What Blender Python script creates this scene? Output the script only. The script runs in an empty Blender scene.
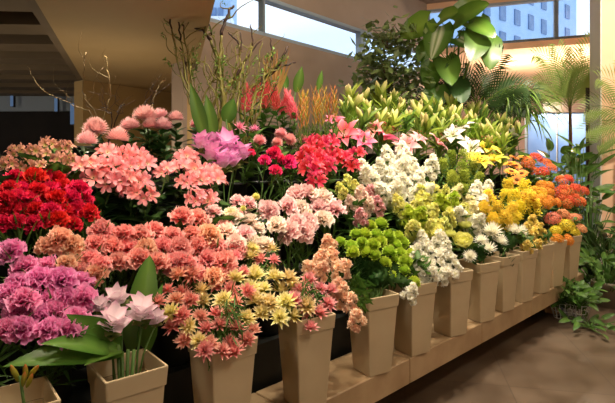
import bpy, math, random
from math import sin, cos, pi, radians as R
from mathutils import Vector as V, Matrix, Quaternion
rnd = random.Random(7)
scene = bpy.context.scene
COL = scene.collection
# ------------------------------------------------------------------ view geometry
F = 480.0; HZ = 165.0; EYE = 1.3
def ray(px, py): return V(((px-307.5)/F, 1.0, (HZ-py)/F))
def at(px, py, t):                    # place a point seen at px,py at depth t
    r = ray(px, py)*t; return V((r.x, r.y, r.z+EYE))
D = V((.718, .696, 0)); N = V((-.696, .718, 0)); S0 = 1.412   # bench direction, direction into the display
def sd(p): return N.dot(p)-S0, D.dot(p)
def from_sd(s, a, z): 
    p = N*(s+S0)+D*a; return V((p.x, p.y, z))
def bank(px, py, lift=0.0):           # point on the sloping bank of flowers
    r = ray(px, py); k = .75+.4*max(0,min(1,(px-380)/150))
    t = (EYE-.72-lift+k*S0)/(k*(.718-.696*r.x)-r.z)
    return at(px, py, t), t
# ------------------------------------------------------------------ mesh helper
class MB:
    def __init__(s): s.v=[]; s.f=[]; s.uv=[]; s.m=[]
    def vert(s, p, u=0., v=0.):
        s.v.append((p[0],p[1],p[2])); s.uv.append((u,v)); return len(s.v)-1
    def face(s, idx, m=0): s.f.append(tuple(idx)); s.m.append(m)
    def grid(s, rows, m=0, close=False):
        for a, b in zip(rows[:-1], rows[1:]):
            n=len(a)
            for i in range(n if close else n-1):
                j=(i+1)%n; s.face((a[i],a[j],b[j],b[i]), m)
    def tube(s, pts, rad, n=6, m=0, caps=True):
        rows=[]; prev=None; L=len(pts)
        for i,p in enumerate(pts):
            d=(V(pts[min(i+1,L-1)])-V(pts[max(i-1,0)]))
            d = d.normalized() if d.length>1e-9 else V((0,0,1))
            if prev is None: x=d.orthogonal().normalized()
            else:
                x=prev-d*prev.dot(d); x = x.normalized() if x.length>1e-6 else d.orthogonal().normalized()
            prev=x; y=d.cross(x); r=rad[i] if isinstance(rad,(list,tuple)) else rad
            rows.append([s.vert(V(p)+(x*cos(2*pi*k/n)+y*sin(2*pi*k/n))*r, k/n, i/(L-1)) for k in range(n)])
        s.grid(rows, m, True)
        if caps: s.face(rows[0][::-1],m); s.face(rows[-1],m)
    def box(s, c, h, m=0, rz=0., ax=None):
        X,Y = (V((cos(rz),sin(rz),0)),V((-sin(rz),cos(rz),0))) if ax is None else ax
        i=[s.vert(V(c)+X*(a*h[0])+Y*(b*h[1])+V((0,0,d*h[2])), (a+1)/2,(d+1)/2) for d in(-1,1) for b in(-1,1) for a in(-1,1)]
        for q in((0,2,3,1),(4,5,7,6),(0,1,5,4),(2,6,7,3),(0,4,6,2),(1,3,7,5)): s.face([i[k] for k in q], m)
    def prism(s, poly, z0, z1, m=0):
        a=[s.vert((p[0],p[1],z0),0,0) for p in poly]; b=[s.vert((p[0],p[1],z1),0,1) for p in poly]; n=len(poly)
        for i in range(n): s.face((a[i],a[(i+1)%n],b[(i+1)%n],b[i]),m)
        s.face(a[::-1],m); s.face(b,m)
    def lathe(s, prof, n=16, m=0, c=(0,0,0)):
        rows=[[s.vert((c[0]+r*cos(2*pi*k/n),c[1]+r*sin(2*pi*k/n),c[2]+z),k/n,i/(len(prof)-1)) for k in range(n)] for i,(r,z) in enumerate(prof)]
        s.grid(rows,m,True)
    def petal(s, az, el, L, W, curl=0., cup=0., shape='round', ruf=0., r0=0., z0=0., nu=4, nv=4, m=0, twist=0., rg=rnd, fr=3.):
        """one petal or leaf growing out of the axis: az around it, el above its plane; uv = across, along"""
        er=V((cos(az),sin(az),0)); et=V((-sin(az),cos(az),0)); ez=V((0,0,1))
        r,z=r0,z0; rows=[]; ph=rg.uniform(0,6.28); jag=[rg.uniform(-1,1) for _ in range(nu+1)]
        for j in range(nv+1):
            v=j/nv; a=el+curl*v
            if j: 
                am=el+curl*(v-.5/nv); r+=cos(am)*L/nv; z+=sin(am)*L/nv
            if shape=='round': w=W*(.25+.75*sin(min(1,v*1.35)*pi/2))*math.sqrt(max(0,1-max(0,(v-.5)/.5)**3))
            elif shape=='point': w=W*max(.0,sin(pi*min(1,.12+.88*v)**.8))
            elif shape=='spear': w=W*(.3+.7*min(1,v*3))*(1-v**1.7)
            elif shape=='frill': w=W*(.18+.82*v**.8)
            elif shape=='heart': w=W*(min(1,(v*5+.35))**.5)*max(0,1-v**2.2)**.75
            else: w=W
            row=[]
            nrm=er*(-sin(a))+ez*cos(a); fw=er*cos(a)+ez*sin(a)
            for i in range(nu+1):
                u=2*i/nu-1; uu=u*w
                p=er*r+ez*z+et*uu*cos(twist*v)+nrm*(cup*u*u*w+uu*sin(twist*v))
                if ruf:
                    p+=nrm*(ruf*v*v*sin(u*fr+ph))+nrm*(ruf*.7*v*v*jag[i])
                    if shape=='frill' and j==nv: p+=fw*(ruf*.8*jag[i]-abs(u)*L*.18)
                row.append(s.vert(p,(u+1)/2,v))
            rows.append(row)
        s.grid(rows,m)
    def mesh(s, name, mats, smooth=True):
        me=bpy.data.meshes.new(name); me.from_pydata(s.v,[],s.f)
        uvl=me.uv_layers.new(name='UVMap'); idx=[0]*len(me.loops); me.loops.foreach_get('vertex_index',idx)
        uvl.data.foreach_set('uv',[c for i in idx for c in s.uv[i]])
        for mt in (mats if isinstance(mats,(list,tuple)) else [mats]): me.materials.append(mt)
        me.polygons.foreach_set('material_index',s.m)
        me.polygons.foreach_set('use_smooth',[smooth]*len(me.polygons)); me.update(); return me
    def build(s, name, mats, parent=None, smooth=False):
        return link(name, s.mesh(name,mats,smooth), parent)
def link(name, data, parent=None, loc=None, rot=None, sc=None):
    o=bpy.data.objects.new(name,data); COL.objects.link(o)
    if parent: o.parent=parent
    if loc is not None: o.location=loc
    if rot is not None: o.rotation_mode='QUATERNION'; o.rotation_quaternion=rot
    if sc is not None: o.scale=(sc,)*3 if not isinstance(sc,(tuple,list)) else sc
    return o
def tag(o, label=None, cat=None, group=None, kind=None):
    if label: o['label']=label
    if cat: o['category']=cat
    if group: o['group']=group
    if kind: o['kind']=kind
    return o
def thing(name, loc, label, cat, group=None, rz=0.):
    o=bpy.data.objects.new(name,None); COL.objects.link(o); o.location=loc; o.rotation_euler=(0,0,rz); o.empty_display_size=.05
    return tag(o,label,cat,group)
# ------------------------------------------------------------------ materials
def lin(c):
    return tuple(((x/255)/12.92 if x/255<=.04045 else ((x/255+.055)/1.055)**2.4) for x in c)+(1,)
def nodes(name):
    m=bpy.data.materials.new(name); m.use_nodes=True; nt=m.node_tree; return m,nt,nt.nodes['Principled BSDF'],nt.nodes['Material Output']
def petal_mat(name, stops, trans=.3, rough=.6, var=.08, hue=.012, across=False):
    m,nt,b,out=nodes(name); n=nt.nodes; l=nt.links
    uv=n.new('ShaderNodeUVMap'); sep=n.new('ShaderNodeSeparateXYZ'); l.new(uv.outputs[0],sep.inputs[0])
    rp=n.new('ShaderNodeValToRGB'); l.new(sep.outputs[0 if across else 1],rp.inputs[0])
    e=rp.color_ramp.elements
    e[0].position,e[0].color=stops[0][0],lin(stops[0][1]); e[1].position,e[1].color=stops[-1][0],lin(stops[-1][1])
    for p,c in stops[1:-1]: q=e.new(p); q.color=lin(c)
    oi=n.new('ShaderNodeObjectInfo'); hs=n.new('ShaderNodeHueSaturation'); l.new(rp.outputs[0],hs.inputs['Color'])
    mv=n.new('ShaderNodeMapRange'); mv.inputs[3].default_value=1-var; mv.inputs[4].default_value=1+var; l.new(oi.outputs['Random'],mv.inputs[0]); l.new(mv.outputs[0],hs.inputs['Value'])
    mh=n.new('ShaderNodeMapRange'); mh.inputs[3].default_value=.5-hue; mh.inputs[4].default_value=.5+hue
    ml=n.new('ShaderNodeMath'); ml.operation='MULTIPLY'; ml.inputs[1].default_value=7.31; fr=n.new('ShaderNodeMath'); fr.operation='FRACT'
    l.new(oi.outputs['Random'],ml.inputs[0]); l.new(ml.outputs[0],fr.inputs[0]); l.new(fr.outputs[0],mh.inputs[0]); l.new(mh.outputs[0],hs.inputs['Hue'])
    l.new(hs.outputs[0],b.inputs['Base Color']); b.inputs['Roughness'].default_value=rough; b.inputs['Specular IOR Level'].default_value=.25
    tr=n.new('ShaderNodeBsdfTranslucent'); l.new(hs.outputs[0],tr.inputs[0]); mx=n.new('ShaderNodeMixShader'); mx.inputs[0].default_value=trans
    l.new(b.outputs[0],mx.inputs[1]); l.new(tr.outputs[0],mx.inputs[2]); l.new(mx.outputs[0],out.inputs[0]); return m
def flat(name, c, c2=None, scale=8., rough=.6, bump=0., spec=.4, metal=0.):
    m,nt,b,out=nodes(name); n=nt.nodes; l=nt.links
    b.inputs['Roughness'].default_value=rough; b.inputs['Specular IOR Level'].default_value=spec; b.inputs['Metallic'].default_value=metal
    tc=n.new('ShaderNodeTexCoord'); nz=n.new('ShaderNodeTexNoise'); nz.inputs['Scale'].default_value=scale; nz.inputs['Detail'].default_value=5; l.new(tc.outputs['Object'],nz.inputs['Vector'])
    rp=n.new('ShaderNodeValToRGB'); rp.color_ramp.elements[0].position=.35; rp.color_ramp.elements[1].position=.65
    rp.color_ramp.elements[0].color=lin(c); rp.color_ramp.elements[1].color=lin(c2 or c); l.new(nz.outputs[0],rp.inputs[0]); l.new(rp.outputs[0],b.inputs['Base Color'])
    if bump:
        bp=n.new('ShaderNodeBump'); bp.inputs['Strength'].default_value=bump; bp.inputs['Distance'].default_value=.01; l.new(nz.outputs[0],bp.inputs['Height']); l.new(bp.outputs[0],b.inputs['Normal'])
    return m
def emis(name,c,s):
    m,nt,b,out=nodes(name); e=nt.nodes.new('ShaderNodeEmission'); e.inputs[0].default_value=lin(c); e.inputs[1].default_value=s; nt.links.new(e.outputs[0],out.inputs[0]); return m
def glass(name,c,gl=.08):
    m,nt,b,out=nodes(name); n=nt.nodes; t=n.new('ShaderNodeBsdfTransparent'); t.inputs[0].default_value=lin(c); g=n.new('ShaderNodeBsdfGlossy'); g.inputs['Roughness'].default_value=.02
    mx=n.new('ShaderNodeMixShader'); mx.inputs[0].default_value=gl; nt.links.new(t.outputs[0],mx.inputs[1]); nt.links.new(g.outputs[0],mx.inputs[2]); nt.links.new(mx.outputs[0],out.inputs[0]); return m
def tiles(name, c1, c2, mortar, bw, bh, rough=.5, rotz=0.):
    m,nt,b,out=nodes(name); n=nt.nodes; l=nt.links
    tc=n.new('ShaderNodeTexCoord'); mp=n.new('ShaderNodeMapping'); mp.inputs['Rotation'].default_value=(0,0,rotz); l.new(tc.outputs['Object'],mp.inputs[0])
    br=n.new('ShaderNodeTexBrick'); br.offset=0.; br.inputs['Scale'].default_value=1; br.inputs['Brick Width'].default_value=bw; br.inputs['Row Height'].default_value=bh; br.inputs['Mortar Size'].default_value=.004
    br.inputs['Color1'].default_value=lin(c1); br.inputs['Color2'].default_value=lin(c2); br.inputs['Mortar'].default_value=lin(mortar); l.new(mp.outputs[0],br.inputs['Vector'])
    nz=n.new('ShaderNodeTexNoise'); nz.inputs['Scale'].default_value=3.5; nz.inputs['Detail'].default_value=8; l.new(tc.outputs['Object'],nz.inputs['Vector'])
    rp=n.new('ShaderNodeValToRGB'); rp.color_ramp.elements[0].position=.38; rp.color_ramp.elements[1].position=.6; rp.color_ramp.elements[0].color=(.55,.5,.45,1); rp.color_ramp.elements[1].color=(1,1,1,1); l.new(nz.outputs[0],rp.inputs[0])
    mx=n.new('ShaderNodeMix'); mx.data_type='RGBA'; mx.blend_type='MULTIPLY'; mx.inputs[0].default_value=.8; l.new(br.outputs[0],mx.inputs[6]); l.new(rp.outputs[0],mx.inputs[7]); l.new(mx.outputs[2],b.inputs['Base Color'])
    rr=n.new('ShaderNodeMapRange'); rr.inputs[3].default_value=rough-.22; rr.inputs[4].default_value=rough+.2; l.new(nz.outputs[0],rr.inputs[0]); l.new(rr.outputs[0],b.inputs['Roughness'])
    return m
M={}
def leafm(name,c1,c2,**k): M[name]=petal_mat(name,[(0,c1),(.5,c2),(1,c1)],across=True,**k)
leafm('leaf',(66,98,38),(84,120,50),trans=.2,rough=.45,var=.15)
leafm('leaf_dark',(40,66,30),(54,84,38),trans=.15,rough=.4,var=.15)
leafm('leaf_lime',(120,148,48),(156,174,72),trans=.35,rough=.4,var=.12,hue=.02)
leafm('leaf_big',(66,104,36),(100,138,58),trans=.15,rough=.32,var=.1)
leafm('leaf_bright',(78,112,34),(112,142,54),trans=.15,rough=.3,var=.08)
leafm('leaf_grass',(80,112,44),(120,150,66),trans=.3,rough=.4,var=.15)
leafm('leaf_palm',(100,128,56),(132,154,82),trans=.3,rough=.4,var=.15)
leafm('leaf_ficus',(92,114,64),(138,156,100),trans=.2,rough=.35,var=.1)
M['stem']=flat('stem_green',(84,118,50),(66,98,40),30,.5)
M['twig']=flat('twig_olive',(96,84,34),(128,124,50),20,.6)
M['dark_twig']=flat('twig_dark',(62,36,26),(40,24,20),20,.6)
M['pale_twig']=flat('twig_pale',(150,128,84),(120,100,60),20,.6)
M['trunk']=flat('trunk_bark',(90,70,50),(120,96,70),30,.8,.4)
M['anther']=flat('anther_brown',(130,60,30),rough=.8)
M['disc']=flat('flower_disc',(90,50,20),(120,70,20),60,.9)
P=lambda n,*st,**k: M.setdefault(n,petal_mat(n,list(st),**k))
P('crimson',(0,(150,8,30)),(1,(226,40,72)))
P('magenta',(0,(196,54,130)),(0.6,(232,110,178)),(1,(250,172,216)))
P('coral',(0,(230,96,100)),(0.6,(242,136,136)),(1,(250,186,180)))
P('salmon',(0,(222,120,90)),(0.6,(236,160,126)),(1,(248,206,178)))
P('blush',(0,(240,150,166)),(0.6,(248,192,198)),(1,(253,224,222)))
P('cream_pink',(0,(248,200,180)),(.6,(252,232,214)),(1,(255,240,230)))
P('cream',(0,(236,224,130)),(.6,(250,244,196)),(1,(255,250,224)))
P('hot_pink',(0,(210,10,80)),(1,(246,60,130)))
P('rose_red',(0,(200,20,60)),(0.6,(236,72,104)),(1,(248,130,150)))
P('alstro_pink',(0,(250,226,190)),(0.3,(240,140,146)),(1,(246,182,186)))
P('alstro_pale',(0,(170,180,90)),(0.4,(190,134,110)),(1,(206,150,138)))
P('orchid',(0,(255,244,250)),(0.5,(246,190,226)),(1,(222,110,186)))
P('pale_curcuma',(0,(252,240,244)),(.7,(244,222,232)),(1,(226,160,196)))
P('bract_green',(0,(110,130,60)),(.8,(130,140,80)),(1,(180,110,120)))
P('serruria_pink',(0,(220,190,120)),(0.4,(226,134,122)),(1,(246,196,178)),hue=.02)
P('serruria_gold',(0,(214,196,100)),(0.5,(236,220,140)),(1,(250,236,196)),hue=.02)
P('serruria_rose',(0,(226,190,130)),(0.4,(240,140,146)),(1,(250,200,196)))
P('peach',(0,(248,190,150)),(0.6,(252,212,180)),(1,(254,230,208)))
P('dusty',(0,(226,150,156)),(0.6,(238,176,180)),(1,(246,208,208)))
P('pom_pink',(0,(232,130,140)),(1,(248,190,190)))
P('white',(0,(248,244,206)),(.5,(255,252,236)),(1,(255,253,244)),var=.03,hue=.003)
P('lime',(0,(176,196,40)),(1,(206,222,84)))
P('lime_leaf',(0,(110,146,50)),(1,(198,206,90)))
P('ranunculus',(0,(140,176,30)),(0.6,(176,206,52)),(1,(208,226,96)),trans=.2)
P('lime_cream',(0,(222,222,90)),(1,(244,242,160)))
P('pale_yellow',(0,(238,210,80)),(1,(250,234,150)))
P('gold',(0,(236,206,40)),(1,(252,236,100)))
P('orange',(0,(220,90,10)),(1,(248,158,30)),hue=.02)
P('gold_orange',(0,(220,130,30)),(1,(244,184,80)),hue=.02)
P('red_orange',(0,(220,84,44)),(1,(248,146,96)),hue=.02)
P('apricot',(0,(232,140,104)),(1,(248,186,148)),hue=.02)
P('lily_pink',(0,(250,200,200)),(0.3,(228,80,116)),(0.8,(240,130,156)),(1,(252,206,210)))
P('lily_pale',(0,(252,220,200)),(.35,(240,140,150)),(1,(252,214,206)))
P('lily_white',(0,(240,240,180)),(.3,(255,252,244)),(1,(255,250,244)),var=.03)
P('celosia',(0,(220,70,90)),(0.6,(240,120,130)),(1,(250,176,170)))
P('protea',(0,(230,120,160)),(1,(236,160,190)))
P('millet',(0,(130,150,50)),(0.5,(200,150,70)),(1,(222,150,90)),hue=.03)
P('bud',(0,(150,176,70)),(.5,(190,200,100)),(1,(232,210,160)))
# ------------------------------------------------------------------ flower shapes (unit size: about 1 across)
G=2.39996
def carnation(seed,n=40,frill=.085):
    rg=random.Random(seed); b=MB()
    for i in range(n):
        f=(i+.5)/n; el=-.25+1.75*f**.8
        b.petal(i*G+rg.uniform(-.2,.2), el, .5*rg.uniform(.88,1.05)*(1-.12*f), .2, rg.uniform(-.5,.1), .1,'frill',frill*rg.uniform(.7,1.2),z0=-.18,nu=6,nv=3,rg=rg,fr=rg.uniform(4,7))
    return b
def calyx():
    b=MB(); b.lathe([(.03,-.62),(.09,-.58),(.11,-.4),(.14,-.16),(.1,-.1)],8); return b
def pompon(seed,n,lo,W,curl,L=.5,shape='round'):
    rg=random.Random(seed); b=MB()
    for i in range(n):
        f=(i+.5)/n; el=math.asin(max(-1,min(1,lo+(1-lo)*f)))
        b.petal(i*G, el, L*rg.uniform(.85,1.05), W, curl, .5, shape,0,z0=-.08,nu=2,nv=3,rg=rg)
    return b
def rose_ball(seed,n=34):
    rg=random.Random(seed); b=MB()
    for i in range(n):
        f=(i+.5)/n; q=.46*(1-.8*f); a=1.7+.65*f
        b.petal(i*G+rg.uniform(-.1,.1), 0, q*a*rg.uniform(.9,1.05), q*.8, a-rg.uniform(0,.35), .12,'round',.02,z0=-q*.75-.02+.12*f,nu=4,nv=6,rg=rg)
    return b
def curcuma(seed,open_=False):
    rg=random.Random(seed); b=MB(); n=22
    for i in range(n):
        f=i/(n-1)
        if open_: low=f<.35; b.petal(i*G, (.5 if low else .25+.9*f), .26 if low else .5*rg.uniform(.9,1.1), .12 if low else .19, -.5 if low else -.3, .3,'point',0,r0=.03,z0=-.45+.5*f,nu=4,nv=5,m=1 if low else 0,rg=rg)
        else: low=f<.3; b.petal(i*G, .75+.5*f, .3 if low else .46, .13 if low else .17, (-.9 if low else -.5), .45,'point',0,r0=.05,z0=-.5+.45*f,nu=4,nv=5,m=1 if low else 0,rg=rg)
    return b
def star(seed,n=46,W=.08,L=.52,tuft=22):
    rg=random.Random(seed); b=MB()
    for i in range(n):
        f=(i+.5)/n; b.petal(i*G, -.1+1.5*f+rg.uniform(-.25,.25), L*rg.uniform(.75,1.1)*(1-.1*f), W, rg.uniform(-.2,.3), .4,'point',0,r0=.03,z0=-.15,nu=2,nv=3,rg=rg)
    for i in range(tuft): b.petal(i*G, 1.1+rg.uniform(0,.4), .38, .018, 0,0,'spear',0,z0=-.1,nu=1,nv=2,rg=rg)
    return b
def floret(seed,n=13):
    rg=random.Random(seed); b=MB()
    for i in range(n):
        f=(i+.5)/n; b.petal(i*G, -.1+1.5*f, .48*rg.uniform(.85,1.1)*(1-.2*f), .22, -.5, .15,'round',.06,z0=-.12,nu=4,nv=3,rg=rg)
    return b
def funnel(seed,n=6,el=.75,curl=-.75,W=.16,L=.62,shape='round'):
    rg=random.Random(seed); b=MB()
    for i in range(n): b.petal(2*pi*i/n+rg.uniform(-.1,.1), el+(.12 if i%2 else 0), L*rg.uniform(.92,1.05), W*(1 if i%2 else .8), curl*rg.uniform(.8,1.2), .25,shape,.015,r0=.03,z0=-.25,nu=4,nv=5,rg=rg)
    return b
def stamens():
    b=MB()
    for i in range(6):
        a=2*pi*i/6+.4; pts=[(cos(a)*.03*k*k,sin(a)*.03*k*k,-.2+.13*k) for k in range(4)]
        b.tube(pts,.008,4); e=pts[-1]; b.tube([(e[0]-sin(a)*.05,e[1]+cos(a)*.05,e[2]),(e[0]+sin(a)*.05,e[1]-cos(a)*.05,e[2]+.01)],.02,5,1)
    return b
def plume(seed,n=150):
    rg=random.Random(seed); b=MB()
    for i in range(n):
        f=(i+.5)/n; r=.17*sin(pi*min(1,.25+f*.75))*rg.uniform(.4,1)
        b.petal(i*G, .9+.5*f, rg.uniform(.13,.26), .028, rg.uniform(-.3,.2),.3,'point',0,r0=r,z0=-.45+.85*f,nu=2,nv=2,rg=rg)
    return b
def cluster(seed,n=46,flat_=.7,fs=.1,np_=5):
    """a domed head of many tiny florets"""
    rg=random.Random(seed); b=MB()
    for i in range(n):
        z=1-(i+.5)/n*1.1; r=math.sqrt(max(0,1-z*z)); a=i*G; d=V((r*cos(a),r*sin(a),z*flat_)); c=d*.42*rg.uniform(.85,1.05); q=V((0,0,1)).rotation_difference(d.normalized())
        for k in range(np_):
            t=2*pi*k/np_+i; e=q@V((cos(t),sin(t),.35)); w=q@V((-sin(t),cos(t),0))
            p=[c, c+e*fs*.6-w*fs*.38, c+e*fs, c+e*fs*.6+w*fs*.38]; ids=[b.vert(x,.5,v) for x,v in zip(p,(0,.6,1,.6))]; b.face(ids)
        b.face([b.vert(c+q@V((cos(t)*.02,sin(t)*.02,.045)),.5,0) for t in(0,2.1,4.2)])
    return b
def wand(seed,n=330):
    rg=random.Random(seed); b=MB()
    for i in range(n):
        a=rg.uniform(0,6.28); f=rg.random(); r=.42*math.sqrt(rg.random())*(1-.5*f); c=V((r*cos(a),r*sin(a),-.4+.9*f)); s=.06*rg.uniform(.8,1.3)
        for k in range(4):
            t=rg.uniform(0,6.28); e=V((cos(t),sin(t),rg.uniform(.1,1))).normalized(); w=e.orthogonal().normalized()
            b.face([b.vert(x,.5,v) for x,v in((c,0),(c+e*s*.6+w*s*.4,.6),(c+e*s*1.2,1),(c+e*s*.6-w*s*.4,.6))])
    return b
def daisy(seed):
    rg=random.Random(seed); b=MB()
    for l,(n,e) in enumerate(((15,.1),(13,.3))):
        for i in range(n): b.petal(2*pi*i/n+l*.2, e, .46*rg.uniform(.92,1.06)-.06*l, .075, -.2,.2,'round',0,r0=.04,nu=2,nv=3,rg=rg)
    return b
def disc():
    b=MB(); b.lathe([(.15,.0),(.14,.06),(.09,.11),(.001,.13)],12); return b
def foliage(seed,n,L,W,h,el=.7,curl=-.6,shape='point',cup=.25,r0=.004):
    rg=random.Random(seed); b=MB()
    for i in range(n):
        f=(i+.5)/n; b.petal(i*G+rg.uniform(-.4,.4), el+rg.uniform(-.25,.25)+.3*f, L*rg.uniform(.7,1.1), W*rg.uniform(.8,1.1), curl*rg.uniform(.4,1.3), cup, shape,0,r0=r0,z0=h*(f-1),nu=2,nv=4,rg=rg)
    return b
def bud(seed,L=.12,r=.018):
    b=MB(); b.lathe([(.002,0),(r*.7,L*.15),(r,L*.45),(r*.75,L*.8),(.001,L)],8); return b
SH={}
def sh(key,mk,mats): 
    if key not in SH: SH[key]=mk().mesh(key.rstrip('0123456789_'),mats)
    return SH[key]
LEAVES={'carn':lambda s:foliage(s,14,.11,.006,.26,.9,-.5,'spear'),'broad':lambda s:foliage(s,14,.11,.022,.24,.5,-.8),'lance':lambda s:foliage(s,20,.12,.013,.24,.8,-.7),
 'mum':lambda s:foliage(s,18,.09,.026,.24,.4,-.5),'lily':lambda s:foliage(s,20,.14,.017,.2,.85,-.45,'point',.35)}
def leaves(kind,mat): i=rnd.randrange(3); return sh(f'foliage_{kind}_{mat}_{i}',lambda:LEAVES[kind](i+11),[M[mat]])
# ------------------------------------------------------------------ stems standing in vessels
ORD=['leftmost','second','third','fourth','fifth','sixth','seventh','eighth','ninth','tenth','eleventh','twelfth','thirteenth','fourteenth','fifteenth']
ROWN=['top','second','third','fourth','fifth','sixth','seventh','eighth','ninth','tenth']
POTPX=[14,127,222,305,372,412,450,479,500,519,537,550,566]
def pot_pos(px): u=(px-307.5)/F; t=2.040/(1-.97*u); return V((u*t,t,.30))
POTS=[pot_pos(p) for p in POTPX]
BUCKETS={}
def tier(i): return .27+.215*i
def vessel(p, front):
    if front is not None: return POTS[front]+V((rnd.uniform(-.03,.03),rnd.uniform(-.03,.03),.02))
    s,a=sd(p); i=max(1,min(5,round((s-.06)/.33))); j=round(a/.25); key=(i,j)
    BUCKETS[key]=from_sd(.1+.33*i,j*.25,tier(i))
    q=BUCKETS[key]; return q+V((rnd.uniform(-.06,.06),rnd.uniform(-.06,.06),.012))
def inside(x,y,poly):
    c=False; n=len(poly)
    for i in range(n):
        (x1,y1),(x2,y2)=poly[i],poly[i-1]
        if (y1>y)!=(y2>y) and x<(x2-x1)*(y-y1)/(y2-y1)+x1: c=not c
    return c
def rows_of(poly, sp, dy=.82):
    ys=[p[1] for p in poly]; xs=[p[0] for p in poly]; out=[]; y=min(ys)+sp*.35; k=0
    while y<max(ys):
        r=[]; x=min(xs)+(sp*.5 if k%2 else 0)+sp*.2
        while x<max(xs)+1:
            if inside(x,y,poly): r.append((x+rnd.uniform(-.24,.24)*sp,y+rnd.uniform(-.2,.2)*sp,None))
            x+=sp
        if r: out.append(r)
        y+=sp*dy; k+=1
    return out
def rows_pts(pts):
    return [sorted([(p[0],p[1],p[2] if len(p)>2 else None) for p in pts])]
def curve_pts(p0,p1,bend,n=5):
    out=[]
    for i in range(n+1):
        f=i/n; q=p0.lerp(p1,f); q=q+bend*(4*f*(1-f)); out.append(q)
    return out
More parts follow.
